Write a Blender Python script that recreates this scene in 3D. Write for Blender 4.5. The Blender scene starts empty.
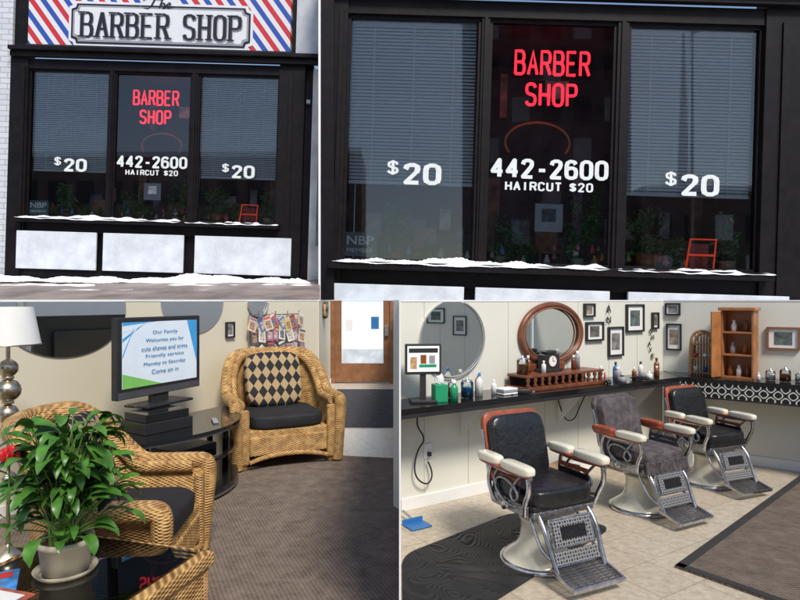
import bpy, bmesh, math, random
from mathutils import Vector, Matrix
R=math.radians
random.seed(7)
sc=bpy.context.scene
col=sc.collection
# ---------------------------------------------------------------- materials
M={}
def nt(name):
    m=bpy.data.materials.new(name); m.use_nodes=True
    return m,m.node_tree.nodes,m.node_tree.links,m.node_tree.nodes['Principled BSDF']
def mat(name,c,rough=.6,metal=0,var=.15,vscale=6,bump=0,bscale=60,coat=0,emit=None,es=0,spec=None):
    if name in M: return M[name]
    m,n,l,b=nt(name)
    b.inputs['Roughness'].default_value=rough; b.inputs['Metallic'].default_value=metal
    b.inputs['Coat Weight'].default_value=coat
    if spec is not None: b.inputs['Specular IOR Level'].default_value=spec
    tc=n.new('ShaderNodeTexCoord')
    no=n.new('ShaderNodeTexNoise'); no.inputs['Scale'].default_value=vscale; no.inputs['Detail'].default_value=5
    l.new(tc.outputs['Object'],no.inputs['Vector'])
    cr=n.new('ShaderNodeValToRGB')
    cr.color_ramp.elements[0].position=.3; cr.color_ramp.elements[1].position=.7
    cr.color_ramp.elements[0].color=[x*(1-var) for x in c]+[1]
    cr.color_ramp.elements[1].color=[min(1,x*(1+var)) for x in c]+[1]
    l.new(no.outputs['Fac'],cr.inputs['Fac']); l.new(cr.outputs['Color'],b.inputs['Base Color'])
    if bump:
        n2=n.new('ShaderNodeTexNoise'); n2.inputs['Scale'].default_value=bscale; n2.inputs['Detail'].default_value=4
        l.new(tc.outputs['Object'],n2.inputs['Vector'])
        bp=n.new('ShaderNodeBump'); bp.inputs['Strength'].default_value=bump; bp.inputs['Distance'].default_value=.02
        l.new(n2.outputs['Fac'],bp.inputs['Height']); l.new(bp.outputs['Normal'],b.inputs['Normal'])
    if emit:
        b.inputs['Emission Color'].default_value=(*emit,1); b.inputs['Emission Strength'].default_value=es
    M[name]=m; return m
def math_n(n,l,op,a,b=None):
    x=n.new('ShaderNodeMath'); x.operation=op
    for i,v in enumerate((a,b)):
        if v is None: continue
        if isinstance(v,(int,float)): x.inputs[i].default_value=v
        else: l.new(v,x.inputs[i])
    return x.outputs[0]
def two(n,l,b,fac,c0,c1,constant=False):
    cr=n.new('ShaderNodeValToRGB'); cr.color_ramp.elements[0].color=(*c0,1); cr.color_ramp.elements[1].color=(*c1,1)
    if constant:
        cr.color_ramp.interpolation='CONSTANT'; cr.color_ramp.elements[1].position=.5
    l.new(fac,cr.inputs['Fac']); l.new(cr.outputs['Color'],b.inputs['Base Color']); return cr
def wicker(name,c0,c1,f=150):
    m,n,l,b=nt(name); b.inputs['Roughness'].default_value=.5
    tc=n.new('ShaderNodeTexCoord'); s=n.new('ShaderNodeSeparateXYZ'); l.new(tc.outputs['Object'],s.inputs[0])
    z=math_n(n,l,'SINE',math_n(n,l,'MULTIPLY',s.outputs[2],f*1.5))
    xy=math_n(n,l,'MULTIPLY',math_n(n,l,'ADD',s.outputs[0],s.outputs[1]),f*.6)
    w=math_n(n,l,'MULTIPLY',z,math_n(n,l,'SINE',xy))
    no=n.new('ShaderNodeTexNoise'); no.inputs['Scale'].default_value=18; no.inputs['Detail'].default_value=6; l.new(tc.outputs['Object'],no.inputs['Vector'])
    h=math_n(n,l,'ADD',math_n(n,l,'MULTIPLY',w,.26),no.outputs['Fac'])
    cr=two(n,l,b,h,c0,c1); cr.color_ramp.elements[0].position=.2; cr.color_ramp.elements[1].position=.78
    bp=n.new('ShaderNodeBump'); bp.inputs['Strength'].default_value=.7; bp.inputs['Distance'].default_value=.006
    l.new(w,bp.inputs['Height']); l.new(bp.outputs['Normal'],b.inputs['Normal'])
    M[name]=m; return m
def argyle(name,c0,c1,a,bb):
    m,n,l,b=nt(name); b.inputs['Roughness'].default_value=.8
    tc=n.new('ShaderNodeTexCoord'); s=n.new('ShaderNodeSeparateXYZ'); l.new(tc.outputs['Object'],s.inputs[0])
    x=math_n(n,l,'MULTIPLY',s.outputs[0],a); z=math_n(n,l,'MULTIPLY',s.outputs[2],bb)
    c=n.new('ShaderNodeCombineXYZ'); l.new(math_n(n,l,'ADD',x,z),c.inputs[0]); l.new(math_n(n,l,'SUBTRACT',x,z),c.inputs[1]); c.inputs[2].default_value=.5
    ch=n.new('ShaderNodeTexChecker'); ch.inputs['Scale'].default_value=1; ch.inputs['Color1'].default_value=(*c0,1); ch.inputs['Color2'].default_value=(*c1,1)
    l.new(c.outputs[0],ch.inputs['Vector']); l.new(ch.outputs['Color'],b.inputs['Base Color'])
    M[name]=m; return m
def tiles(name,c,c2,mort,size,rot=0):
    m,n,l,b=nt(name); b.inputs['Roughness'].default_value=.32
    tc=n.new('ShaderNodeTexCoord'); mp=n.new('ShaderNodeMapping'); mp.inputs['Rotation'].default_value=(0,0,rot)
    l.new(tc.outputs['Object'],mp.inputs['Vector'])
    br=n.new('ShaderNodeTexBrick'); br.offset=0; br.inputs['Scale'].default_value=1; br.inputs['Brick Width'].default_value=size; br.inputs['Row Height'].default_value=size
    br.inputs['Mortar Size'].default_value=.003; br.inputs['Mortar Smooth'].default_value=.3
    br.inputs['Color1'].default_value=(*c,1); br.inputs['Color2'].default_value=(*c2,1); br.inputs['Mortar'].default_value=(*mort,1)
    l.new(mp.outputs[0],br.inputs['Vector'])
    no=n.new('ShaderNodeTexNoise'); no.inputs['Scale'].default_value=22; no.inputs['Detail'].default_value=9; no.inputs['Roughness'].default_value=.75; l.new(tc.outputs['Object'],no.inputs['Vector'])
    cr=n.new('ShaderNodeValToRGB'); cr.color_ramp.elements[0].position=.32; cr.color_ramp.elements[1].position=.62
    cr.color_ramp.elements[0].color=(.66,.60,.54,1); cr.color_ramp.elements[1].color=(1,1,1,1)
    l.new(no.outputs['Fac'],cr.inputs['Fac'])
    mx=n.new('ShaderNodeMix'); mx.data_type='RGBA'; mx.blend_type='MULTIPLY'; mx.inputs['Factor'].default_value=1
    l.new(br.outputs['Color'],mx.inputs['A']); l.new(cr.outputs['Color'],mx.inputs['B']); l.new(mx.outputs['Result'],b.inputs['Base Color'])
    M[name]=m; return m
def carpet(name,c0,c1,f=260,rot=.3):
    m,n,l,b=nt(name); b.inputs['Roughness'].default_value=.95; b.inputs['Specular IOR Level'].default_value=.1
    tc=n.new('ShaderNodeTexCoord'); mp=n.new('ShaderNodeMapping'); mp.inputs['Rotation'].default_value=(0,0,rot); l.new(tc.outputs['Object'],mp.inputs['Vector'])
    s=n.new('ShaderNodeSeparateXYZ'); l.new(mp.outputs[0],s.inputs[0])
    w=math_n(n,l,'MULTIPLY',math_n(n,l,'SINE',math_n(n,l,'MULTIPLY',s.outputs[0],f)),math_n(n,l,'SINE',math_n(n,l,'MULTIPLY',s.outputs[1],f)))
    no=n.new('ShaderNodeTexNoise'); no.inputs['Scale'].default_value=9; no.inputs['Detail'].default_value=12; no.inputs['Roughness'].default_value=.8; l.new(tc.outputs['Object'],no.inputs['Vector'])
    h=math_n(n,l,'ADD',math_n(n,l,'MULTIPLY',w,.15),no.outputs['Fac'])
    cr=two(n,l,b,h,c0,c1); cr.color_ramp.elements[0].position=.25; cr.color_ramp.elements[1].position=.8
    bp=n.new('ShaderNodeBump'); bp.inputs['Strength'].default_value=.25; bp.inputs['Distance'].default_value=.004
    l.new(w,bp.inputs['Height']); l.new(bp.outputs['Normal'],b.inputs['Normal'])
    M[name]=m; return m
def ornament(name,c0,c1,scale):
    m,n,l,b=nt(name); b.inputs['Roughness'].default_value=.4
    tc=n.new('ShaderNodeTexCoord'); s=n.new('ShaderNodeSeparateXYZ'); l.new(tc.outputs['Object'],s.inputs[0])
    u=math_n(n,l,'SINE',math_n(n,l,'MULTIPLY',s.outputs[0],scale)); v=math_n(n,l,'COSINE',math_n(n,l,'MULTIPLY',s.outputs[2],scale))
    d=math_n(n,l,'ABSOLUTE',math_n(n,l,'ADD',u,v))
    e=math_n(n,l,'ABSOLUTE',math_n(n,l,'SUBTRACT',d,.7))
    g=math_n(n,l,'LESS_THAN',e,.3)
    two(n,l,b,g,c0,c1,True); M[name]=m; return m
def stripes(name):
    m,n,l,b=nt(name); b.inputs['Roughness'].default_value=.35
    tc=n.new('ShaderNodeTexCoord'); s=n.new('ShaderNodeSeparateXYZ'); l.new(tc.outputs['Object'],s.inputs[0])
    d=math_n(n,l,'FRACT',math_n(n,l,'MULTIPLY',math_n(n,l,'ADD',s.outputs[0],math_n(n,l,'MULTIPLY',s.outputs[2],.75)),2.1))
    cr=n.new('ShaderNodeValToRGB'); cr.color_ramp.interpolation='CONSTANT'; e=cr.color_ramp.elements
    e[0].color=(.55,.03,.04,1); e[1].position=.26; e[1].color=(.7,.7,.72,1)
    x=e.new(.5); x.color=(.03,.08,.38,1); x=e.new(.76); x.color=(.7,.7,.72,1)
    l.new(d,cr.inputs['Fac']); l.new(cr.outputs['Color'],b.inputs['Base Color']); M[name]=m; return m
def brickmat(name,c,c2,mort,w,h):
    m,n,l,b=nt(name); b.inputs['Roughness'].default_value=.85
    tc=n.new('ShaderNodeTexCoord'); mp=n.new('ShaderNodeMapping'); mp.inputs['Rotation'].default_value=(R(90),0,0); l.new(tc.outputs['Object'],mp.inputs['Vector'])
    br=n.new('ShaderNodeTexBrick'); br.inputs['Scale'].default_value=1; br.inputs['Brick Width'].default_value=w; br.inputs['Row Height'].default_value=h; br.inputs['Mortar Size'].default_value=.01
    br.inputs['Color1'].default_value=(*c,1); br.inputs['Color2'].default_value=(*c2,1); br.inputs['Mortar'].default_value=(*mort,1)
    l.new(mp.outputs[0],br.inputs['Vector']); l.new(br.outputs['Color'],b.inputs['Base Color']); M[name]=m; return m
def glassmat(name,tint=(.8,.84,.86),g=1.0,ior=1.5):
    m=bpy.data.materials.new(name); m.use_nodes=True; n=m.node_tree.nodes; l=m.node_tree.links; n.clear()
    o=n.new('ShaderNodeOutputMaterial'); t=n.new('ShaderNodeBsdfTransparent'); t.inputs[0].default_value=(*tint,1)
    gl=n.new('ShaderNodeBsdfGlossy'); gl.inputs['Roughness'].default_value=.015; gl.inputs[0].default_value=(g,g,g,1)
    f=n.new('ShaderNodeFresnel'); f.inputs[0].default_value=ior; mx=n.new('ShaderNodeMixShader')
    l.new(f.outputs[0],mx.inputs[0]); l.new(t.outputs[0],mx.inputs[1]); l.new(gl.outputs[0],mx.inputs[2]); l.new(mx.outputs[0],o.inputs[0])
    M[name]=m; return m

WALL=mat('cream_wall',(.74,.68,.52),.6,var=.03,vscale=2,bump=.05,bscale=90)
WALL2=mat('white_wall',(.73,.72,.63),.55,var=.04,vscale=2,bump=.05,bscale=90)
WHITE=mat('white_paint',(.8,.8,.78),.45,var=.03)
DIVIDER=mat('white_divider',(.85,.85,.85),.5,var=.02)  # white for the added dividing lines between the four views
BLK=mat('black_gloss',(.012,.012,.013),.12,var=.2)
BLKM=mat('black_matte',(.02,.02,.022),.5,var=.2)
LEATH=mat('black_leather',(.012,.012,.014),.28,var=.3,vscale=12,bump=.25,bscale=25)
FRAME=mat('dark_frame_paint',(.007,.005,.006),.5,var=.5,vscale=4,bump=.1,bscale=30,spec=.2)
CHROME=mat('chrome',(.55,.55,.57),.22,1,var=.25,vscale=30)
CHR2=mat('cast_nickel',(.36,.36,.37),.33,1,var=.4,vscale=40,bump=.3,bscale=80)
CREAM=mat('cream_enamel',(.74,.70,.56),.2,var=.12,vscale=5,coat=.5)
ORANGE=mat('oxblood_vinyl',(.30,.07,.032),.35,var=.25,vscale=20)
CLOTH=mat('grey_cloth',(.085,.07,.075),.9,var=.45,vscale=14,bump=.8,bscale=14)
SNOW=mat('snow',(.84,.86,.90),.7,var=.08,vscale=3,bump=.6,bscale=14)
BULK=mat('snowy_panel',(.66,.70,.76),.7,var=.16,vscale=3,bump=.3,bscale=20)
WOOD=mat('red_wood',(.17,.055,.025),.35,var=.4,vscale=8)
OAK=mat('orange_wood',(.40,.16,.055),.4,var=.3,vscale=9)
DOORW=mat('door_wood',(.24,.11,.05),.4,var=.25,vscale=8)
WICK=wicker('wicker_gold',(.20,.085,.022),(.74,.46,.17),250)
WICK2=wicker('wicker_tan',(.2,.09,.03),(.58,.34,.15),300)
ARG=argyle('diamond_fabric',(.42,.30,.16),(.012,.012,.014),11.5,8)
TILE=tiles('floor_tiles',(.60,.53,.42),(.56,.49,.38),(.36,.29,.22),.305,-R(32.6))
TILE2=tiles('entry_tiles',(.66,.63,.57),(.61,.58,.52),(.4,.36,.3),.305,-R(20))
CARP=carpet('brown_carpet',(.085,.064,.052),(.30,.24,.195),200,.35)
CARP2=carpet('brown_rug',(.07,.055,.045),(.23,.185,.15),200,.72)
MATB=carpet('entry_mat_pile',(.035,.037,.045),(.10,.105,.125),200)
ORN=ornament('lattice_band',(.012,.012,.012),(.65,.65,.62),60)
ORN2=ornament('cast_grille',(.03,.03,.03),(.45,.45,.46),150)
STR=stripes('barber_stripes')
PBRICK=brickmat('painted_brick',(.55,.57,.62),(.62,.64,.68),(.38,.39,.42),.3,.11)
DBRICK=brickmat('street_brick',(.16,.11,.09),(.22,.15,.12),(.26,.25,.24),.4,.13)
GLASS=glassmat('shop_glass',(.86,.91,.94),.95,1.8)
CGLASS=glassmat('clear_glass',(.9,.93,.92),1)
NEON=mat('neon_red',(.9,.05,.06),.4,emit=(1,.025,.05),es=1.9)
LETW=mat('window_letter_white',(.74,.78,.78),.5,var=.05)
SIGNW=mat('sign_white',(.70,.71,.74),.35,var=.03)
SIGNK=mat('sign_ink',(.012,.012,.02),.4,var=.1)
SIGNG=mat('sign_grey',(.3,.3,.33),.4,var=.1)
BLIND=mat('blind_slat',(.74,.80,.86),.5,var=.06)
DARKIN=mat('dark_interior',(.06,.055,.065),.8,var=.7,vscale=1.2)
DECK=mat('display_deck',(.30,.23,.18),.6,var=.3,vscale=6)
LEAF=mat('leaf_green',(.06,.17,.022),.38,var=.6,vscale=14)
LEAFD=mat('leaf_display',(.09,.20,.07),.5,var=.6,vscale=9)
MIRROR=mat('mirror_glass',(.88,.91,.89),.01,1,var=.01)
ASPH=mat('wet_pavement',(.24,.19,.165),.45,var=.5,vscale=1.6,bump=.4,bscale=18)
CONC=mat('concrete_ground',(.5,.5,.5),.8,var=.2,vscale=.6)
RED=mat('red_gloss',(.55,.02,.02),.4,var=.1)
GREEN=mat('green_plastic',(.02,.30,.14),.3,var=.1)
BLUE=mat('blue_plastic',(.03,.16,.42),.4,var=.1)
GREY=mat('grey_plastic',(.3,.3,.31),.4,var=.1)
SILV=mat('silver_lamp',(.55,.48,.36),.3,1,var=.3,vscale=12)
POT=mat('pot_cream',(.42,.37,.28),.4,var=.12)
SOIL=mat('soil',(.04,.025,.015),.9,var=.4,vscale=40)
PAPER=mat('paper_white',(.8,.8,.77),.6,var=.05)

# ---------------------------------------------------------------- geometry helpers
def empty(name,loc=(0,0,0),rz=0,ry=0):
    e=bpy.data.objects.new(name,None); col.objects.link(e); e.location=loc; e.rotation_euler=(0,ry,rz); e.empty_display_size=.1; return e
def obj(name,me,m,parent=None,loc=(0,0,0),rot=(0,0,0),smooth=False):
    o=bpy.data.objects.new(name,me); col.objects.link(o); o.location=loc; o.rotation_euler=rot
    if m: me.materials.append(m)
    if parent: o.parent=parent
    if smooth:
        for p in me.polygons: p.use_smooth=True
    return o
def frombm(name,bm,m,parent=None,loc=(0,0,0),rot=(0,0,0),smooth=False):
    me=bpy.data.meshes.new(name); bm.to_mesh(me); bm.free(); return obj(name,me,m,parent,loc,rot,smooth)
def box(name,parent,loc,size,m,rot=(0,0,0),bevel=0):
    bm=bmesh.new(); bmesh.ops.create_cube(bm,size=1); bmesh.ops.scale(bm,vec=size,verts=bm.verts)
    if bevel: bmesh.ops.bevel(bm,geom=bm.edges[:],offset=bevel,segments=3,profile=.5,affect='EDGES')
    return frombm(name,bm,m,parent,loc,rot,False)
def bx(name,parent,x0,x1,y0,y1,z0,z1,m,bevel=0):
    return box(name,parent,((x0+x1)/2,(y0+y1)/2,(z0+z1)/2),(abs(x1-x0),abs(y1-y0),abs(z1-z0)),m,bevel=bevel)
def cyl(name,parent,loc,r,h,m,rot=(0,0,0),r2=None,seg=28):
    bm=bmesh.new(); bmesh.ops.create_cone(bm,cap_ends=True,segments=seg,radius1=r,radius2=r if r2 is None else r2,depth=h)
    o=frombm(name,bm,m,parent,loc,rot,False)
    for p in o.data.polygons: p.use_smooth=len(p.vertices)==4
    return o
def lathe(name,parent,prof,m,loc=(0,0,0),seg=40,rot=(0,0,0)):
    vs=[];fs=[]
    for r,z in prof:
        for i in range(seg):
            a=2*math.pi*i/seg; vs.append((r*math.cos(a),r*math.sin(a),z))
    for j in range(len(prof)-1):
        for i in range(seg):
            k=(i+1)%seg; fs.append((j*seg+i,j*seg+k,(j+1)*seg+k,(j+1)*seg+i))
    me=bpy.data.meshes.new(name); me.from_pydata(vs,[],fs); return obj(name,me,m,parent,loc,rot,True)
def sphere(name,parent,loc,r,m,sc_=(1,1,1)):
    bm=bmesh.new(); bmesh.ops.create_uvsphere(bm,u_segments=24,v_segments=14,radius=r); bmesh.ops.scale(bm,vec=sc_,verts=bm.verts)
    return frombm(name,bm,m,parent,loc,smooth=True)
def sup(name,parent,loc,abc,m,e=.35,rot=(0,0,0),wr=0,seed=0):
    a,b,c=abc; vs=[];fs=[];N=48;K=24
    rnd=random.Random(seed)
    ph=[rnd.uniform(0,6) for _ in range(6)]
    def f(x): return math.copysign(abs(x)**e,x)
    for j in range(K+1):
        t=-math.pi/2+math.pi*j/K
        for i in range(N):
            p=2*math.pi*i/N
            x=f(math.cos(t))*f(math.cos(p)); y=f(math.cos(t))*f(math.sin(p)); z=f(math.sin(t))
            w=1+wr*(math.sin(7*x+ph[0]+3*z)*math.sin(6*y+ph[1])+.6*math.sin(13*x+ph[2]+9*y)+.5*math.sin(17*z+ph[3]+5*x))
            vs.append((a*x*w,b*y*w,c*z*w))
    for j in range(K):
        for i in range(N):
            k=(i+1)%N; fs.append((j*N+i,j*N+k,(j+1)*N+k,(j+1)*N+i))
    me=bpy.data.meshes.new(name); me.from_pydata(vs,[],fs); return obj(name,me,m,parent,loc,rot,True)
def tube(name,parent,pts,r,m,cyc=False,loc=(0,0,0),rot=(0,0,0),smoothc=True):
    cu=bpy.data.curves.new(name,'CURVE'); cu.dimensions='3D'; cu.bevel_depth=r; cu.bevel_resolution=3; cu.use_fill_caps=True
    lst=pts if isinstance(pts[0][0],(tuple,list)) else [pts]
    for P in lst:
        s=cu.splines.new('NURBS' if smoothc and len(P)>2 else 'POLY'); s.points.add(len(P)-1)
        for q,p in zip(s.points,P): q.co=(*p,1)
        if s.type=='NURBS': s.order_u=3; s.use_endpoint_u=True; s.resolution_u=6
        s.use_cyclic_u=cyc
    o=bpy.data.objects.new(name,cu); col.objects.link(o); cu.materials.append(m); o.parent=parent; o.location=loc; o.rotation_euler=rot; return o
def prism(name,parent,pts,z0,z1,m):
    n=len(pts); vs=[(x,y,z0) for x,y in pts]+[(x,y,z1) for x,y in pts]
    ar=sum(pts[i][0]*pts[(i+1)%n][1]-pts[(i+1)%n][0]*pts[i][1] for i in range(n))
    if ar<0:
        pts=pts[::-1]; vs=[(x,y,z0) for x,y in pts]+[(x,y,z1) for x,y in pts]
    fs=[tuple(range(n))[::-1],tuple(range(n,2*n))]+[(i,(i+1)%n,n+(i+1)%n,n+i) for i in range(n)]
    me=bpy.data.meshes.new(name); me.from_pydata(vs,[],fs); return obj(name,me,m,parent)
def quads(name,Q,m,parent=None,loc=(0,0,0),rot=(0,0,0),smooth=False):
    vs=[];fs=[]
    for q in Q:
        k=len(vs); vs+=q; fs.append(tuple(range(k,k+len(q))))
    me=bpy.data.meshes.new(name); me.from_pydata(vs,[],fs); return obj(name,me,m,parent,loc,rot,smooth)
def boxes(name,parent,L,m):
    bm=bmesh.new()
    for (c,s,rx) in L:
        mt=Matrix.Translation(c)@Matrix.Rotation(rx,4,'X')@Matrix.Diagonal((*s,1))
        bmesh.ops.create_cube(bm,size=1,matrix=mt)
    return frombm(name,bm,m,parent)
def text(name,parent,body,cx,cz,w,h,y,m,off=0,ext=.004,rot=(R(90),0,0)):
    cu=bpy.data.curves.new(name,'FONT'); cu.body=body; cu.offset=off; cu.extrude=0; cu.align_x='CENTER'; cu.align_y='CENTER'
    o=bpy.data.objects.new(name,cu); col.objects.link(o); cu.materials.append(m)
    bpy.context.view_layer.update(); d=o.dimensions.copy()
    bb=[Vector(b) for b in o.bound_box]; cxl=(bb[0].x+bb[6].x)/2; cyl_=(bb[0].y+bb[6].y)/2
    sx=w/max(d.x,.01); sy=h/max(d.y,.01)
    cu.extrude=ext
    o.scale=(sx,sy,1); o.rotation_euler=rot; o.parent=parent
    Rm=Matrix.Rotation(rot[2],3,'Z')@Matrix.Rotation(rot[0],3,'X')
    o.location=Vector((cx,y,cz))-Rm@Vector((cxl*sx,cyl_*sy,0)); return o
STK={'B':[[(0,0),(0,1),(.42,1),(.56,.95),(.62,.84),(.62,.68),(.56,.57),(.42,.52),(0,.52)],[(.42,.52),(.6,.46),(.66,.34),(.66,.17),(.6,.05),(.46,0),(0,0)]],
'A':[[(0,0),(.33,1),(.66,0)],[(.12,.34),(.54,.34)]],
'R':[[(0,0),(0,1),(.44,1),(.58,.95),(.64,.84),(.64,.66),(.58,.54),(.44,.49),(0,.49)],[(.38,.49),(.66,0)]],
'E':[[(.6,1),(0,1),(0,0),(.6,0)],[(0,.51),(.5,.51)]],
'S':[[(.62,.84),(.55,.96),(.42,1),(.2,1),(.06,.95),(0,.84),(0,.68),(.06,.57),(.2,.52),(.42,.48),(.56,.43),(.62,.32),(.62,.15),(.56,.04),(.42,0),(.2,0),(.06,.05),(0,.16)]],
'H':[[(0,0),(0,1)],[(.62,0),(.62,1)],[(0,.5),(.62,.5)]],
'O':[[(.2,0),(.06,.06),(0,.2),(0,.8),(.06,.94),(.2,1),(.44,1),(.58,.94),(.64,.8),(.64,.2),(.58,.06),(.44,0),(.2,0)]],
'P':[[(0,0),(0,1),(.44,1),(.58,.95),(.64,.84),(.64,.64),(.58,.53),(.44,.48),(0,.48)]],
'4':[[(.46,0),(.46,1),(0,.30),(.64,.30)]],
'2':[[(.02,.78),(.08,.94),(.22,1),(.42,1),(.57,.93),(.6,.78),(.55,.62),(.02,0),(.62,0)]],
'6':[[(.58,.86),(.5,.97),(.36,1),(.22,1),(.07,.92),(0,.75),(0,.22),(.07,.06),(.2,0),(.42,0),(.56,.06),(.62,.2),(.62,.4),(.56,.54),(.42,.6),(.2,.6),(.05,.5)]],
'0':[[(.2,0),(.05,.08),(0,.25),(0,.75),(.05,.92),(.2,1),(.42,1),(.57,.92),(.62,.75),(.62,.25),(.57,.08),(.42,0),(.2,0)]],
'-':[[(.1,.42),(.46,.42)]],
'I':[[(.3,0),(.3,1)]],'C':[[(.62,.78),(.56,.93),(.42,1),(.2,1),(.05,.92),(0,.75),(0,.25),(.05,.08),(.2,0),(.42,0),(.56,.07),(.62,.22)]],
'U':[[(0,1),(0,.22),(.06,.06),(.2,0),(.42,0),(.56,.06),(.62,.22),(.62,1)]],'T':[[(0,1),(.64,1)],[(.32,1),(.32,0)]],
'$':[[(.60,.76),(.54,.88),(.42,.92),(.2,.92),(.06,.86),(.02,.76),(.06,.6),(.2,.53),(.42,.48),(.56,.42),(.62,.28),(.56,.14),(.42,.08),(.2,.08),(.06,.14),(0,.24)],[(.31,1.03),(.31,-.03)]]}
SER={'B':[(0,0),(0,1)],'A':[(0,0),(.66,0)],'R':[(0,0),(0,1),(.68,0)],'H':[(0,0),(0,1),(.62,0),(.62,1)],'P':[(0,0),(0,1)],'E':[(0,0),(0,1)],'S':[],'O':[]}
def letters(word,x0,x1,z0,z1,gap=.32):
    wd={' ':.4,'-':.55,'I':.6}
    ws=[wd.get(c,.65) for c in word]; tot=sum(ws)+gap*(len(word)-1); k=(x1-x0)/tot; x=x0; out=[];se=[]
    for c,w in zip(word,ws):
        if c!=' ':
            for st in STK[c]: out.append([(x+px*k,z0+pz*(z1-z0)) for px,pz in st])
            se+=[(x+px*k,z0+pz*(z1-z0)) for px,pz in SER.get(c,[])]
        x+=(w+gap)*k
    return out,se
def ribbon(name,parent,strokes,wd,y,m,se=(),sw=0,vert=1.0,hor=.7,round_=False):
    Q=[];yy=y
    for st in strokes:
        for a,b in zip(st[:-1],st[1:]):
            d=Vector((b[0]-a[0],b[1]-a[1])); L=d.length; d/=L
            w=wd*(vert if abs(d.y)>.75 else hor)
            nrm=Vector((-d.y,d.x))*w/2; yy-=.0002
            e=d*wd*(.18 if not round_ else .12)
            Q.append([(a[0]-e.x-nrm.x,yy,a[1]-e.y-nrm.y),(b[0]+e.x-nrm.x,yy,b[1]+e.y-nrm.y),(b[0]+e.x+nrm.x,yy,b[1]+e.y+nrm.y),(a[0]-e.x+nrm.x,yy,a[1]-e.y+nrm.y)])
        if round_:
            for p in st[1:-1]:
                yy-=.0002; r=wd*min(vert,hor)*.5; Q.append([(p[0]+r*math.cos(t*math.pi/5),yy,p[1]+r*math.sin(t*math.pi/5)) for t in range(10)])
    for p in se:
        yy-=.0002; Q.append([(p[0]-sw,yy,p[1]-wd*.22),(p[0]+sw,yy,p[1]-wd*.22),(p[0]+sw,yy,p[1]+wd*.22),(p[0]-sw,yy,p[1]+wd*.22)])
    return quads(name,Q,m,parent)
def foliage(name,parent,c,rad,n,size,m,seed=1):
    rnd=random.Random(seed); Q=[]
    cl=[(rnd.gauss(0,.45),rnd.gauss(0,.45),rnd.gauss(0,.45)) for _ in range(9)]
    for i in range(n):
        k=rnd.choice(cl); p=Vector([c[a]+rad[a]*(k[a]+rnd.gauss(0,.22)) for a in range(3)])
        d=Vector([rnd.gauss(0,1) for _ in range(3)]).normalized(); e=d.cross(Vector([rnd.gauss(0,1) for _ in range(3)])).normalized()
        s=size*rnd.uniform(.6,1.4)
        Q.append([tuple(p-d*s),tuple(p+e*s*.35),tuple(p+d*s),tuple(p-e*s*.35)])
    return quads(name,Q,m,parent)
def snowstrip(name,parent,x0,x1,y0,y1,zf,h,n=90,seed=3,m=None,base=.55):
    rnd=random.Random(seed); ph=[rnd.uniform(0,6) for _ in range(5)]
    vs=[];fs=[];K=7
    for i in range(n+1):
        t=i/n; x=x0+(x1-x0)*t
        hh=h*(base+.26*math.sin(t*9+ph[0])+.2*math.sin(t*23+ph[1])+.14*math.sin(t*61+ph[2])+rnd.uniform(-.08,.08)); hh=max(hh,h*.12)
        edge=min(1,min(t,1-t)*25); hh*=edge
        ov=(.12+.1*math.sin(t*31+ph[3]))*abs(y1-y0)
        zz=zf(x)
        for k in range(K+1):
            q=k/K; y=y0-ov*math.sin(q*math.pi*.5+.3)+(y1-y0)*q; 
            z=zz-.004+hh*math.sin(min(1,q*1.6+.02)*math.pi/2)
            if k==0: z=zz-.02-hh*.35
            vs.append((x,y,z))
    for i in range(n):
        for k in range(K):
            a=i*(K+1)+k; fs.append((a,a+K+1,a+K+2,a+1))
    me=bpy.data.meshes.new(name); me.from_pydata(vs,[],fs); return obj(name,me,m or SNOW,parent,smooth=True)

# ---------------------------------------------------------------- camera, sky, sun
cam=bpy.data.cameras.new('camera'); co=bpy.data.objects.new('camera',cam); col.objects.link(co)
co.location=(0,0,1.5); co.rotation_euler=(R(90),0,0); cam.sensor_width=36; cam.lens=27; cam.clip_end=2000; cam.clip_start=.05
sc.camera=co
w=bpy.data.worlds.new('World'); sc.world=w; w.use_nodes=True
wn=w.node_tree.nodes; wl=w.node_tree.links
sky=wn.new('ShaderNodeTexSky'); sky.sky_type='NISHITA'; sky.sun_disc=False
EL=R(50); AZ=R(156)   # sun from the right, behind the camera
sky.sun_elevation=EL; sky.sun_rotation=AZ
wl.new(sky.outputs[0],wn['Background'].inputs[0]); wn['Background'].inputs[1].default_value=.15
sd=bpy.data.lights.new('sun','SUN'); so=bpy.data.objects.new('sun',sd); col.objects.link(so)
sd.energy=3.6; sd.angle=R(14); sd.color=(1,.94,.85)
dv=Vector((math.sin(AZ)*math.cos(EL),math.cos(AZ)*math.cos(EL),math.sin(EL)))
so.rotation_euler=dv.to_track_quat('Z','Y').to_euler()
sc.view_settings.view_transform='Standard'; sc.view_settings.look='None'; sc.view_settings.exposure=0

# ---------------------------------------------------------------- ground
quads('ground',[[(-300,-300,-.02),(300,-300,-.02),(300,300,-.02),(-300,300,-.02)]],CONC)

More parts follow.
